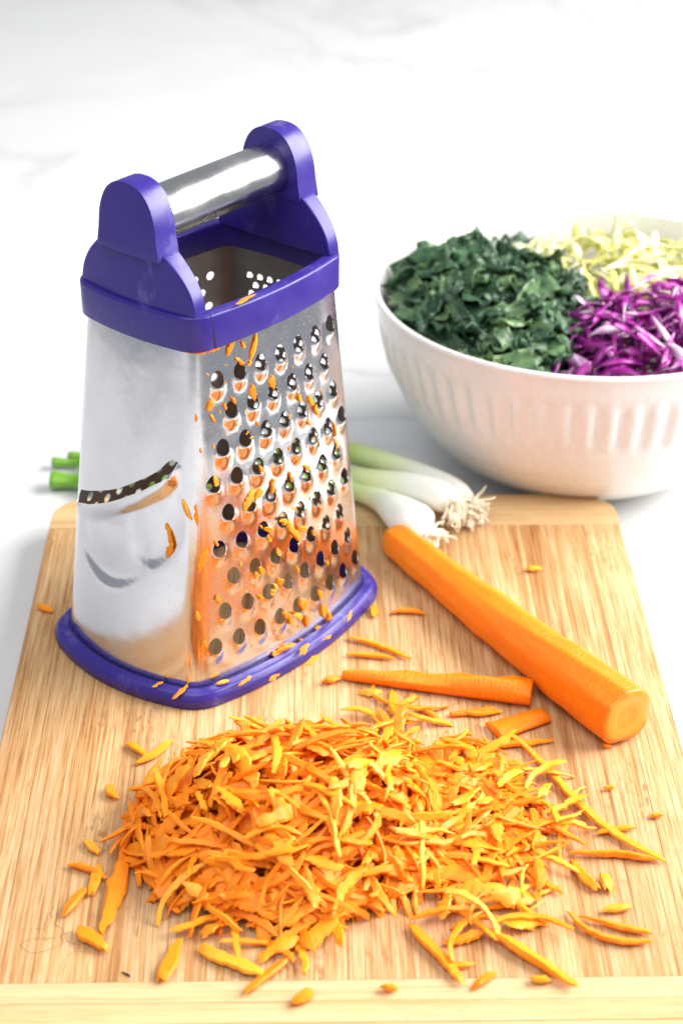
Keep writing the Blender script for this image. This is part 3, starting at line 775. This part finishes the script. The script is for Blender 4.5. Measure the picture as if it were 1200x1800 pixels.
for args in [
    ([(860, 1272), (915, 1305), (955, 1345), (1000, 1395), (1050, 1445), (1110, 1485), (1166, 1512)], .0048, .003, 'very long thin carrot shred curving down the right of the heap', 22),
    ([(1003, 1499), (1050, 1501), (1100, 1503), (1155, 1512)], .0052, .003, 'straight pointed carrot shred crossing the end of the long strand', 10),
    ([(1048, 1465), (1080, 1458), (1112, 1455)], .0042, .0024, 'short carrot shred lying across the long strand at right', 8),
    ([(998, 1603), (1020, 1630), (1060, 1650), (1100, 1657), (1144, 1655)], .0040, .0024, 'curved lower shred of the pair at the right board edge', 12),
    ([(1020, 1610), (1060, 1622), (1105, 1634), (1145, 1640)], .0040, .0024, 'straight upper shred of the pair at the right board edge', 10),
    ([(850, 1635), (890, 1652), (930, 1680), (970, 1705), (1012, 1732)], .0066, .004, 'thick long carrot shred pointing to the front right corner', 14),
    ([(720, 1625), (750, 1658), (785, 1690), (812, 1728)], .0056, .0032, 'stout carrot shred reaching from the heap to the front strip', 12),
    ([(850, 1600), (890, 1590), (930, 1578), (968, 1565)], .0036, .0022, 'slim straight carrot shred right of the heap front', 11),
    ([(915, 1520), (945, 1545), (985, 1568)], .0048, .0028, 'carrot shred slanting down at the right rim of the heap', 10),
    ([(612, 1120), (650, 1130), (690, 1145), (722, 1158)], .0042, .0024, 'carrot shred on the board just right of the grater foot', 11),
    ([(608, 1150), (650, 1152), (690, 1157)], .0036, .0022, 'short shred below the one beside the grater foot', 9),
    ([(690, 1215), (688, 1240), (700, 1265)], .0060, .0025, 'broad shred under the middle of the grated carrot stub', 9),
    ([(735, 1240), (760, 1258), (775, 1270)], .0045, .0022, 'small shred right below the grated carrot stub', 8),
    ([(805, 1250), (840, 1258), (880, 1250)], .0044, .0022, 'thin shred beside the sliced carrot chunk', 9),
    ([(790, 1305), (850, 1312), (910, 1308), (972, 1302)], .0050, .0026, 'level carrot shred behind the right part of the heap', 11),
    ([(195, 1380), (192, 1395), (205, 1402)], .0062, .0026, 'small curled crumb on the board left of the heap', 7),
    ([(150, 1478), (162, 1490), (176, 1500)], .0050, .0026, 'short flat bit left of the heap above the fan of shreds', 7),
    ([(112, 1610), (128, 1588), (150, 1562)], .0068, .003, 'pointed shred at the far left of the spilled shreds', 9),
    ([(122, 1520), (155, 1525), (188, 1545)], .0056, .0026, 'upper shred of the small fan left of the heap', 9),
    ([(160, 1572), (168, 1548), (175, 1520)], .0066, .0026, 'upright shred of the small fan left of the heap', 9),
    ([(178, 1640), (195, 1590), (215, 1545), (222, 1495)], .0078, .003, 'broad long shred standing off the heap at its left', 12),
    ([(135, 1632), (160, 1648), (190, 1668)], .0075, .0036, 'plump carrot shred lying over the scorched drawing', 10),
    ([(285, 1722), (300, 1690), (315, 1650)], .0070, .003, 'pointed shred in front of the heap at left near the strip', 10),
    ([(352, 1665), (385, 1685), (430, 1700), (472, 1715)], .0072, .003, 'broad bent shred at the front foot of the heap', 11),
    ([(430, 1745), (460, 1722), (500, 1690), (515, 1675)], .0048, .0026, 'slim shred reaching over the front strip of the board', 10),
    ([(513, 1766), (530, 1754), (550, 1740)], .0066, .003, 'short shred lying alone on the front strip of the board', 8),
    ([(672, 1734), (684, 1738), (697, 1738)], .0050, .0026, 'tiny shred right of the middle on the front strip', 7),
    ([(225, 1305), (245, 1318), (262, 1335)], .0050, .0026, 'stray shred behind the heap on the left', 8),
    ([(240, 1342), (270, 1330), (300, 1300)], .0046, .0024, 'thin shred bridging to the back left of the heap', 9),
    ([(66, 1064), (76, 1068), (90, 1073)], .0056, .003, 'single orange bit by the left board edge behind the grater foot', 7),
    ([(686, 1076), (715, 1072), (744, 1078)], .0048, .0026, 'flat shred between the grater foot and the whole carrot', 8),
    ([(568, 1198), (580, 1195), (597, 1192)], .0058, .003, 'chunky bit in front of the grater foot at right', 7),
    ([(925, 1000), (938, 1000), (952, 1001)], .0046, .0022, 'lone crumb on the board behind the whole carrot', 7),
    ([(1060, 1536), (1066, 1550), (1068, 1566)], .0068, .003, 'square crumb right of the heap below the pointed shred', 7),
    ([(1060, 1600), (1082, 1598), (1108, 1594)], .0054, .0026, 'small flat bit above the pair of shreds at right', 8),
    ([(1060, 1386), (1070, 1385), (1080, 1384)], .0030, .002, 'tiny crumb beside the bend of the long strand', 7),
    ([(1144, 1436), (1154, 1434), (1163, 1433)], .0030, .002, 'tiny crumb near the right board edge above the long strand', 7),
    ([(1060, 1310), (1066, 1312), (1074, 1313)], .0034, .002, 'tiny crumb below the cut end of the whole carrot', 7),
    ([(655, 1065), (658, 1075), (656, 1083)], .0050, .0026, 'crumb touching the right end of the grater foot', 7),
    ([(770, 1690), (800, 1700), (830, 1695)], .0040, .0022, 'thin shred crossing behind the stout one at the front', 9),
    ([(832, 1735), (850, 1722), (868, 1712)], .0052, .0026, 'short bit on the front strip near the long thick shred', 8),
    ([(930, 1722), (945, 1723), (965, 1722)], .0044, .0026, 'small bit at the front joint under the thick long shred', 7)]:
    single(args[0], args[1] * .8, args[2] * .9, args[3], n=args[4] + 3 if args[4] > 9 else 6, jag=.10 if args[4] > 9 else .06)

# curled shavings between the stub and the heap
for i, (a, b_) in enumerate([(650, 1222), (668, 1228), (712, 1238), (700, 1260), (745, 1252), (722, 1275), (680, 1272), (755, 1275), (640, 1262)]):
    v, f = SV[(i * 5 + 3) % len(SV)]; p = px(a, b_, BT); M = place((p.x, p.y, BT + .002), rand_n(Vector((0, 0, 1)), .1), rng.uniform(0, PI))
    M = M @ Matrix.Scale(.75, 4); M = Matrix.Translation((0, 0, BT + .0003 - minz(M, v))) @ M
    tag(link('carrot_shred', SM[(i * 5 + 3) % len(SV)], M=M), 'carrot shaving scattered between the grated stub and the heap', 'carrot shred', 'shavings between the stub and the heap')

# ------------------------------------------------------------------ whole carrot
def loft(rings, cap=True):
    n = len(rings[0]); V, Fc = [], []
    for r_ in rings: V += r_
    for i in range(len(rings) - 1):
        for j in range(n): Fc.append((i * n + j, i * n + (j + 1) % n, (i + 1) * n + (j + 1) % n, (i + 1) * n + j))
    return V, Fc
ra, rb = 0.0082, 0.0142
pa, pb = px(688, 945, BT + ra), px(1098, 1262, BT + rb)
ax = (pb - pa); LC = ax.length; hd = math.atan2(ax.y, ax.x)
car = empty('carrot', (pa.x, pa.y, BT), hd - PI / 2)                 # local +Y runs to the thick end
tag(car, 'long whole peeled carrot lying diagonally with its thick cut end in front', 'carrot')
NP, NS = 54, 46; rings, al = [], []
fac = [rng.uniform(0, 2 * PI) for _ in range(8)]; fd = [rng.uniform(.90, .965) for _ in range(8)]
for i in range(NS):
    t = i / (NS - 1); R = ra + (rb - ra) * t ** 0.9 + 0.0003 * math.sin(t * 17) + 0.0002 * math.sin(t * 41 + 1)
    if t < 0.05: R *= (0.72 + .28 * math.sqrt(1 - (1 - t / .05) ** 2))
    zc = ra + (rb - ra) * t ** .9; ring = []
    for j in range(NP):
        an = 2 * PI * j / NP; rr = R * 1.03
        for q in range(8):                                          # long flats left by the peeler
            ca = math.cos(an - fac[q] - 0.25 * math.sin(t * 4 + q))
            if ca > 0.2: rr = min(rr, R * (fd[q] + .02 * math.sin(t * 7 + q * 2)) / ca)
        rr *= 1 + 0.006 * math.sin(t * 60 + an * 3)
        ring.append(Vector((rr * math.cos(an) + 0.0016 * math.sin(t * 3.2), t * LC, zc + rr * math.sin(an))))
    rings.append(ring)
V, Fc = loft(rings); n0 = len(V); V.append(sum(rings[0], Vector()) / NP + Vector((0, -.0015, 0))); Fc += [(n0, (j + 1) % NP, j) for j in range(NP)]
mz = min(v.z for v in V); V = [v - Vector((0, 0, mz)) for v in V]
link('carrot_body', mesh('carrot_body', V, Fc, M_PEEL), car)
er = [V[(NS - 1) * NP + j] for j in range(NP)]; ec = sum(er, Vector()) / NP; cr_ = []
for s_, dy in ((1.0, 0.0), (.965, .0007), (.8, .001), (.5, .001), (.25, .0006)): cr_.append([(p - ec) * s_ + Vector((0, dy, 0)) for p in er])
V2, F2 = loft(cr_); n0 = len(V2); V2.append(Vector((0, .0006, 0))); F2 += [((len(cr_) - 1) * NP + j, (len(cr_) - 1) * NP + (j + 1) % NP, n0) for j in range(NP)]
o = link('cut_end', mesh('cut_end', V2, F2, M_CUT), car); o.location = ec

# grated stub: one side flat where it met the grater
def stub(name, A_, B_, w0, w1, h0, h1, label, mat, nseg=22, notch=0.0):
    P0, P1 = px(*A_, BT), px(*B_, BT); d = P1 - P0; Ln = d.length; o_ = []
    for i in range(nseg):
        t = i / (nseg - 1); wv = w0 + (w1 - w0) * t ** .7; hv = h0 + (h1 - h0) * t ** .8
        k = 1 + rng.gauss(0, .03); tp = 0.86 + .14 * math.sin(t * 9 + 1)
        cs = [(-.50, .10), (-.36, .0), (.30, .0), (.50, .28), (.46, .62), (.22, .96 * tp), (.05, 1.0 * tp), (-.10, .78), (-.28, .72 + .06 * math.sin(t * 23)), (-.46, .50)]
        o_.append([Vector((x * wv * k, t * Ln, z * hv * k + .0003)) for x, z in cs])
    V, Fc = loft(o_); m = len(o_[0]); Fc += [tuple(range(m)), tuple((nseg - 1) * m + j for j in range(m))[::-1]]
    e = empty(name, P0, math.atan2(d.y, d.x) - PI / 2) if False else None
    ob = link(name, mesh(name, V, Fc, mat)); ob.location = (P0.x, P0.y, BT); ob.rotation_euler = (0, 0, math.atan2(d.y, d.x) - PI / 2)
    bm = bmesh.new(); bm.from_mesh(ob.data); bmesh.ops.recalc_face_normals(bm, faces=bm.faces); bm.to_mesh(ob.data); bm.free()
    bevel(ob, .0008, 2, 50)
    tag(ob, label, 'carrot'); return ob
stub('carrot_stub', (602, 1192), (934, 1232), .0055, .0165, .0045, .0125, 'grated carrot stub tapering to a thin tip in front of the whole carrot', M_PEEL)
stub('carrot_chunk', (866, 1292), (958, 1262), .0150, .0110, .0045, .0050, 'sliced flat carrot chunk between the stub and the heap', M_PEEL, 12)
stub('carrot_chunk', (790, 1260), (868, 1252), .0030, .0050, .0025, .0035, 'thin carrot sliver behind the flat carrot chunk', M_PEEL, 9)

# ------------------------------------------------------------------ crumbs stuck to the grater
FV = [flake(1.0, rng) if q % 3 == 0 else ribbon(rng.uniform(1.8, 2.6), rng.uniform(.8, 1.4), .6, rng, n=9, curl=1.4, bend=1.3, jag=.42, tipa=.3) for q in range(18)]; FM = [mesh('carrot_crumb', v, f, M_CAR, False) for v, f in FV]
Mg = Matrix.Translation((GX, GY, BT)) @ Matrix.Rotation(GPH, 4, 'Z')
def crumb_on(k, x, y, s, el=1.0, rot=None, label=None, group=None, h=0.0006):
    u, z = find(k, x, y); P, n = pan(k, np.array([u]), np.array([z]), np.array([0.0]))
    hh = float(h_coarse(np.array([u]), np.array([z]))[0]) if k == 0 else float(h_slice(np.array([u]), np.array([z]))[0])
    P = Vector(P[0]) + Vector(n[0]) * (h + hh); zv = Vector(n[0]); up = Vector((0, 0, 1)); t = (up - zv * up.dot(zv)).normalized(); r_ = rng.uniform(0, PI) if rot is None else rot
    x_ = (t * math.cos(r_) + zv.cross(t) * math.sin(r_)); y_ = zv.cross(x_)
    M = Matrix(((x_.x * s * el, y_.x * s, zv.x * s, P.x), (x_.y * s * el, y_.y * s, zv.y * s, P.y), (x_.z * s * el, y_.z * s, zv.z * s, P.z), (0, 0, 0, 1)))
    o = link('carrot_crumb', rng.choice(FM)); o.matrix_world = Mg @ M
    tag(o, label or 'carrot crumb stuck among the holes of the wide grater panel', 'carrot crumb', group or 'crumbs on the wide grater panel'); return o
for (x, y, s, el, rot) in [(515, 935, .0034, 2.3, .45), (495, 915, .0030, 1.4, .9), (437, 878, .0030, 1.8, -.7), (455, 868, .0026, 1.5, -.9), (478, 855, .0026, 1.4, -.4), (368, 712, .0026, 1.3, -.4), (356, 985, .0022, 2.8, -.45), (347, 905, .0024, 2.0, 0),
                           (372, 735, .0018, 1.4, .2), (420, 635, .0026, 1.2, .5), (437, 637, .0016, 1, 0), (545, 705, .0030, 1.5, .4), (552, 720, .0024, 1.2, 0), (540, 742, .0020, 2.0, .5), (478, 672, .0024, 1.4, 0), (445, 690, .0024, 1.6, 0),
                           (525, 700, .0022, 1.5, .1), (455, 822, .0024, 1.3, .3), (378, 845, .0024, 1.4, .2), (510, 838, .0018, 1.5, 0), (538, 822, .0022, 1.3, .8), (588, 755, .0018, 2.2, 0), (590, 780, .0014, 2, 0), (467, 945, .0026, 1.2, .4),
                           (470, 930, .0022, 1.6, .9), (487, 970, .0024, 1.3, .2), (455, 1000, .0026, 1.3, .6), (445, 1008, .0020, 1.2, 0), (480, 1035, .0030, 1.2, 0), (490, 1025, .0022, 1.3, .5), (522, 1000, .0018, 1.6, .3), (530, 930, .0022, 1.4, 1), (547, 935, .0024, 1.2, .2),
                           (500, 1080, .0036, 1.3, .6), (510, 1092, .0028, 1.4, .2), (530, 1062, .0040, 1.2, .4), (520, 1082, .0030, 1.2, 1), (537, 1090, .0026, 1.5, 0), (567, 1075, .0036, 1.6, .1), (577, 1085, .0036, 1.7, .2), (562, 1105, .0032, 1.3, .9), (560, 1045, .0026, 1.5, .3),
                           (500, 1142, .0042, 1.6, 1.3), (515, 1135, .0030, 1.4, 1.0), (488, 1148, .0030, 1.4, 1.2), (532, 1130, .0022, 1.4, .4), (380, 955, .0018, 1.4, .4), (456, 1048, .0022, 1.2, .6), (358, 1135, .0024, 1.6, -.3), (348, 1082, .0026, 1.4, .2), (383, 1055, .0022, 1.2, .2),
                           (445, 610, .0024, 2.4, -.3), (425, 605, .0018, 2.0, .3), (405, 603, .0024, 2.2, -.5), (350, 615, .0030, 2.2, 1.45), (368, 612, .0030, 2.2, 1.3), (338, 617, .0030, 1.8, 1.5), (410, 705, .0018, 1.6, .4), (395, 715, .0014, 1.2, 0), (343, 735, .0014, 1.5, 0), (452, 745, .0012, 1, 0), (412, 745, .0013, 1, 0), (433, 760, .0011, 1, 0)]:
    crumb_on(0, x, y, s * .9, el * .85, rot)
for _ in range(46):                                                  # fine specks
    x, y = rng.uniform(350, 600), rng.uniform(640, 1150)
    if y > 1220 - (x - 345) * .62: continue
    crumb_on(0, x, y, rng.uniform(.0004, .0009), 1.3, None, 'tiny carrot speck splashed on the wide grater panel', 'specks on the wide grater panel', .0002)
crumb_on(3, 298, 945, .0028, 2.0, .2, 'zigzag upper carrot crumb on the plain side of the grater', 'crumbs on the slicing side')
crumb_on(3, 297, 968, .0028, 1.7, -.3, 'lower carrot crumb hanging on the plain side of the grater', 'crumbs on the slicing side')
crumb_on(3, 328, 897, .0024, 2.2, .45, 'slanted carrot crumb beside the slot near the front corner', 'crumbs on the slicing side')
for (x, y, s, el, lab) in [(319, 1216, .0028, 2.2, 'upright crumb on the front corner of the violet foot'), (277, 1204, .0018, 1.6, 'small crumb on the violet foot below the slicing side'), (430, 1198, .0034, 1.5, 'crumb on the violet foot below the left holes'), (393, 1200, .0026, 1.5, 'pale crumb leaning where panel meets foot near the corner'),
                           (482, 1192, .0030, 1.3, 'crumb on the outer lip of the violet foot'), (547, 1162, .0032, 1.6, 'crumb drooping over the foot rim near its right half'), (535, 1142, .0036, 1.5, 'flat crumb on top of the foot right of the crumb row'), (615, 1083, .0022, 2.0, 'thin crumb lying on the right end of the violet foot'), (574, 1122, .0018, 1.5, 'dull small crumb on the right half of the violet foot')]:
    p = px(x, y, BT + .0089); v = rng.choice(range(len(FM)))
    M = Matrix.Translation(p + Vector((0, 0, .0004))) @ Matrix.Rotation(rng.uniform(0.5, 1.4), 4, 'Z') @ Matrix.Diagonal((s * el * .8, s * .8, s * .45, 1))
    o = link('carrot_crumb', FM[v]); o.matrix_world = M; tag(o, lab, 'carrot crumb', 'crumbs on the violet foot')
p = px(432, 527, BT + .1866); o = link('carrot_crumb', FM[2]); o.matrix_world = Matrix.Translation(p + Vector((0, 0, .0003))) @ Matrix.Rotation(GPH + .05, 4, 'Z') @ Matrix.Diagonal((.0058, .0022, .0012, 1))
tag(o, 'smear of carrot on the top edge of the violet collar', 'carrot crumb')

# ------------------------------------------------------------------ scallions
def tube_path(P, R, n=16, flat=None):
    rings = []
    m = len(P)
    for i, p in enumerate(P):
        t = (P[min(i + 1, m - 1)] - P[max(i - 1, 0)]).normalized(); s = t.cross(Vector((0, 0, 1))).normalized(); u = s.cross(t)
        fl = flat[i] if flat else 1.0
        rings.append([p + s * math.cos(2 * PI * j / n) * R[i] + u * math.sin(2 * PI * j / n) * R[i] * fl for j in range(n)])
    return rings
def cat(P, n):
    out = []; m = len(P)
    for i in range(n):
        f = i / (n - 1) * (m - 1); k = min(int(f), m - 2); t = f - k
        p0, p1, p2, p3 = P[max(k - 1, 0)], P[k], P[k + 1], P[min(k + 2, m - 1)]
        out.append(0.5 * ((2 * p1) + (p2 - p0) * t + (2 * p0 - 5 * p1 + 4 * p2 - p3) * t * t + (3 * p1 - p0 - 3 * p2 + p3) * t ** 3))
    return out
def scallion(label, ctrl, rad, leaves, nroot, rootdir, seed):
    rn = random.Random(seed)
    root = empty('scallion', ctrl[0]); o0 = ctrl[0].copy(); tag(root, label, 'scallion', 'scallions behind the grater')
    n = 40; P = [p - o0 for p in cat(ctrl, n)]; R = [float(np.interp(i / (n - 1), [q[0] for q in rad], [q[1] for q in rad])) for i in range(n)]
    rings = tube_path(P, R); V, Fc = loft(rings); k = len(V); V.append(P[0]); Fc += [(k, (j + 1) % 16, j) for j in range(16)]
    al = [i / (n - 1) * .62 for i in range(n) for _ in range(16)] + [0.0]
    link('stalk', mesh('stalk', V, Fc, M_SCAL, attr=al), root)
    for lf in leaves:
        C = [p - o0 for p in lf[0]]; n2 = 22; Q = cat(C, n2); RR = [lf[1] * (0.9 + .1 * math.sin(i)) for i in range(n2)]
        out = tube_path(Q, RR, 14, [lf[2]] * n2); inn = tube_path(Q, [r_ - .0006 for r_ in RR], 14, [lf[2]] * n2)
        V, Fc = loft(out + inn[::-1]); link('leaf', mesh('leaf', V, Fc, M_SCAL, attr=[.5 + .5 * i / n2 for i in list(range(n2)) + list(range(n2))[::-1] for _ in range(14)]), root)
    V, Fc = [], []
    d0 = (P[0] - P[3]).normalized()
    for q in range(nroot):
        a = rn.uniform(0, 2 * PI); s = d0.cross(Vector((0, 0, 1))).normalized(); u = s.cross(d0); rr = R[0] * rn.uniform(.1, .9)
        p = P[0] + s * math.cos(a) * rr + u * math.sin(a) * rr; d = (d0 * rn.uniform(.5, 1.2) + s * math.cos(a) * .9 + u * math.sin(a) * .7 + Vector(rootdir)).normalized()
        pts = [p.copy()]; ln = rn.uniform(.006, .016)
        for i in range(6):
            d = (d + Vector((rn.gauss(0, .35), rn.gauss(0, .35), rn.gauss(0, .3) - .12))).normalized(); p = p + d * ln / 6
            if p.z + o0.z < BT + .0006: p.z = BT + .0006 - o0.z
            pts.append(p.copy())
        r2 = tube_path(pts, [.0011 * (1 - .1 * i) for i in range(7)], 5); v, f = loft(r2); k = len(V); V += v; Fc += [tuple(i + k for i in t) for t in f]
    ro = link('roots', mesh('roots', V, Fc, M_ROOT), root); ro['kind'] = 'stuff'
    return root
def P3(x, y, z): return px(x, y, z)
Lf = lambda *q: [P3(*p) for p in q]
scallion('scallion with the fattest white bulb nearest the whole carrot tip', Lf((752, 938, BT + .010), (728, 922, BT + .0118), (690, 893, BT + .0115), (655, 872, BT + .009), (605, 858, BT + .008), (500, 850, BT + .006), (400, 846, BT + .006)),
         [(0, .0035), (.03, .0065), (.09, .0108), (.18, .0118), (.28, .0098), (.40, .0066), (.55, .0056), (1, .0054)],
         [(Lf((420, 846, BT + .006), (300, 845, BT + .004), (200, 846, .013), (140, 846, .0062), (90, 843, .0062)), .0062, .75)], 34, (.1, -.1, -.1), 1)
scallion('scallion with a long slim white stalk between the other two', Lf((792, 884, BT + .017), (765, 868, BT + .018), (720, 856, BT + .0165), (660, 848, BT + .0135), (600, 838, BT + .011), (500, 832, BT + .010), (400, 828, BT + .009)),
         [(0, .004), (.03, .0068), (.10, .0082), (.25, .0082), (.45, .0072), (.7, .006), (1, .0055)],
         [(Lf((420, 828, BT + .009), (300, 825, BT + .006), (200, 820, .013), (140, 815, .0045), (92, 812, .0045)), .0032, .9)], 60, (.45, -.15, -.1), 2)
scallion('scallion lying at the back with a pale green stalk', Lf((820, 888, BT + .010), (790, 862, BT + .0105), (740, 838, BT + .0105), (680, 816, BT + .010), (610, 796, BT + .009), (500, 790, .012), (400, 795, .010)),
         [(0, .004), (.03, .0064), (.10, .0078), (.25, .0076), (.45, .0066), (.7, .006), (1, .0055)],
         [(Lf((420, 795, .010), (300, 800, .006), (200, 803, .006), (122, 802, .004)), .0034, .8)], 70, (.5, -.2, -.1), 3)

# ------------------------------------------------------------------ vegetables in the bowl (bowl rim at z = RIM)
def in_bowl(x, y, m=0.0): return (x - BX) ** 2 + (y - BYc) ** 2 < (0.111 - m) ** 2
def kale_h(x, y):
    d = ((x - 0.078) / .066) ** 2 + ((y - .985) / .088) ** 2
    return 0.086 + 0.024 * max(0, 1 - d) ** .6
def cab_h(x, y):
    d = ((x - 0.175) / .085) ** 2 + ((y - 1.045) / .06) ** 2
    return 0.085 + 0.018 * max(0, 1 - d) ** .6
def red_h(x, y):
    d = ((x - 0.190) / .078) ** 2 + ((y - .945) / .068) ** 2
    return 0.089 + 0.024 * max(0, 1 - d) ** .6
def zone(x, y):
    if x < 0.121 + 0.016 * math.sin(y * 40) - (y - .95) * .05: return 'k'
    return 'r' if y < .985 + (x - .16) * .10 else 'c'
IZ = [p[1] for p in PR[:18:-1]]; IR = [p[0] for p in PR[:18:-1]]
def clear(v, M):
    for p in v[::3]:
        q = M @ p; r_ = math.hypot(q.x - BX, q.y - BYc)
        if q.z < RIM + .001:
            if r_ > float(np.interp(q.z, IZ, IR)) - .0015: return False
        elif r_ > .121: return False
    return True
def leaf_piece(s, rn, n=7):
    V, Fc = [], []
    f1, f2, p1, p2 = rn.uniform(3, 6), rn.uniform(4, 8), rn.uniform(0, 6), rn.uniform(0, 6); b1 = rn.gauss(0, .5); asp = rn.uniform(.5, .95)
    jit = [rn.uniform(.75, 1.15) for _ in range(4 * n)]
    for i in range(n):
        for j in range(n):
            a, b_ = 2 * i / (n - 1) - 1, 2 * j / (n - 1) - 1
            e = max(abs(a), abs(b_)); k = 1.0 if e < .99 else jit[(i * 3 + j * 5) % len(jit)]
            rr = 1 - .22 * (a * a * b_ * b_); x, y = a * s * rr * k, b_ * s * asp * rr * k
            z = s * (.26 * e * math.sin(f1 * a + p1) * math.cos(f2 * b_ + p2) + b1 * .5 * a * a + .18 * b_ * b_ * rn.uniform(.6, 1.3)) + rn.gauss(0, s * .04)
            V.append(Vector((x, y, z)))
    for i in range(n - 1):
        for j in range(n - 1): a = i * n + j; Fc.append((a, a + n, a + n + 1, a + 1))
    return V, Fc
def thick(v, f, t):
    n = len(v); N_ = [Vector() for _ in v]
    for q in f:
        nn = (v[q[1]] - v[q[0]]).cross(v[q[-1]] - v[q[0]])
        for i in q: N_[i] += nn
    V = list(v) + [v[i] - N_[i].normalized() * t for i in range(n)]; F2 = list(f) + [tuple(i + n for i in q)[::-1] for q in f]
    ed = {}
    for q in f:
        for a, b_ in zip(q, q[1:] + q[:1]): ed[(a, b_)] = 1
    for (a, b_) in ed:
        if (b_, a) not in ed: F2.append((b_, a, a + n, b_ + n))
    return V, F2
KV = [thick(*leaf_piece(rng.uniform(.006, .0125) if q % 6 else rng.uniform(.014, .018), rng), .0005) for q in range(36)]
RV = [ribbon(rng.uniform(.018, .038), rng.uniform(.0028, .0062), .0011, rng, curl=1.8, bend=1.3, twist=1.4, jag=.06, tipa=.5, nc=4) for _ in range(22)]
CV = [ribbon(rng.uniform(.016, .034), rng.uniform(.0028, .0058), .0010, rng, curl=1.5, bend=1.2, twist=1.6, jag=.06, tipa=.4, nc=4) for _ in range(20)]
sets = {'k': (KV, M_KALE, kale_h, 'chopped_kale', 'kale_piece', 'kale piece', 'crinkled dark green kale piece in the bowl', 'kale pieces in the bowl', 'packed lower layers of chopped kale in the bowl', 380, 270),
        'r': (RV, M_RED, red_h, 'shredded_red_cabbage', 'red_cabbage_strip', 'cabbage strip', 'purple red cabbage strip in the front right of the bowl', 'red cabbage strips in the bowl', 'packed lower layers of shredded red cabbage in the bowl', 330, 200),
        'c': (CV, M_CAB, cab_h, 'shredded_green_cabbage', 'green_cabbage_strip', 'cabbage strip', 'pale yellow green cabbage strip at the back of the bowl', 'green cabbage strips in the bowl', 'packed lower layers of shredded green cabbage in the bowl', 330, 190)}
for z_, (VV, mt, hf, sname, pname, cat_, lab, grp, slab, ns, ni) in sets.items():
    ms = [mesh(pname, v, f, mt) for v, f in VV]
    def spot(marg):
        while True:
            x, y = BX + rng.uniform(-.115, .115), BYc + rng.uniform(-.115, .115)
            if in_bowl(x, y, marg) and zone(x, y) == z_: return x, y
    def nrm(x, y):
        e = .004; return Vector((-(hf(x + e, y) - hf(x - e, y)) / (2 * e), -(hf(x, y + e) - hf(x, y - e)) / (2 * e), 1)).normalized()
    pr, mm = [], []
    for i in range(ns):
        while True:
            x, y = spot(.016); z = hf(x, y) - rng.uniform(.004, .030); v_ = rng.choice(VV); M = place((x, y, z), rand_n(nrm(x, y), .4), rng.uniform(0, 2 * PI))
            if clear(v_[0], M): break
        pr.append(v_); mm.append(M)
    o = link(sname, stuff_mesh(sname, pr, mm, mt)); tag(o, slab, cat_, kind='stuff')
    for i in range(ni):
        while True:
            x, y = spot(.004); z = hf(x, y) + rng.uniform(-.004, .007); vi = rng.randrange(len(ms))
            M = place((x, y, z), rand_n(nrm(x, y), .55), rng.uniform(0, 2 * PI))
            if clear(VV[vi][0], M): break
        tag(link(pname, ms[vi], M=M), lab, cat_, grp)
# dark fibre on the board
v, f = ribbon(.0045, .0009, .0005, rng, n=6, curl=.2, bend=.3); p = px(222, 1712, BT + .0004)
o = link('dark_splinter', mesh('dark_splinter', v, f, M_DARK)); o.location = p; o.rotation_euler = (0, 0, -.5)
tag(o, 'tiny dark splinter on the board at the front left joint', 'splinter')
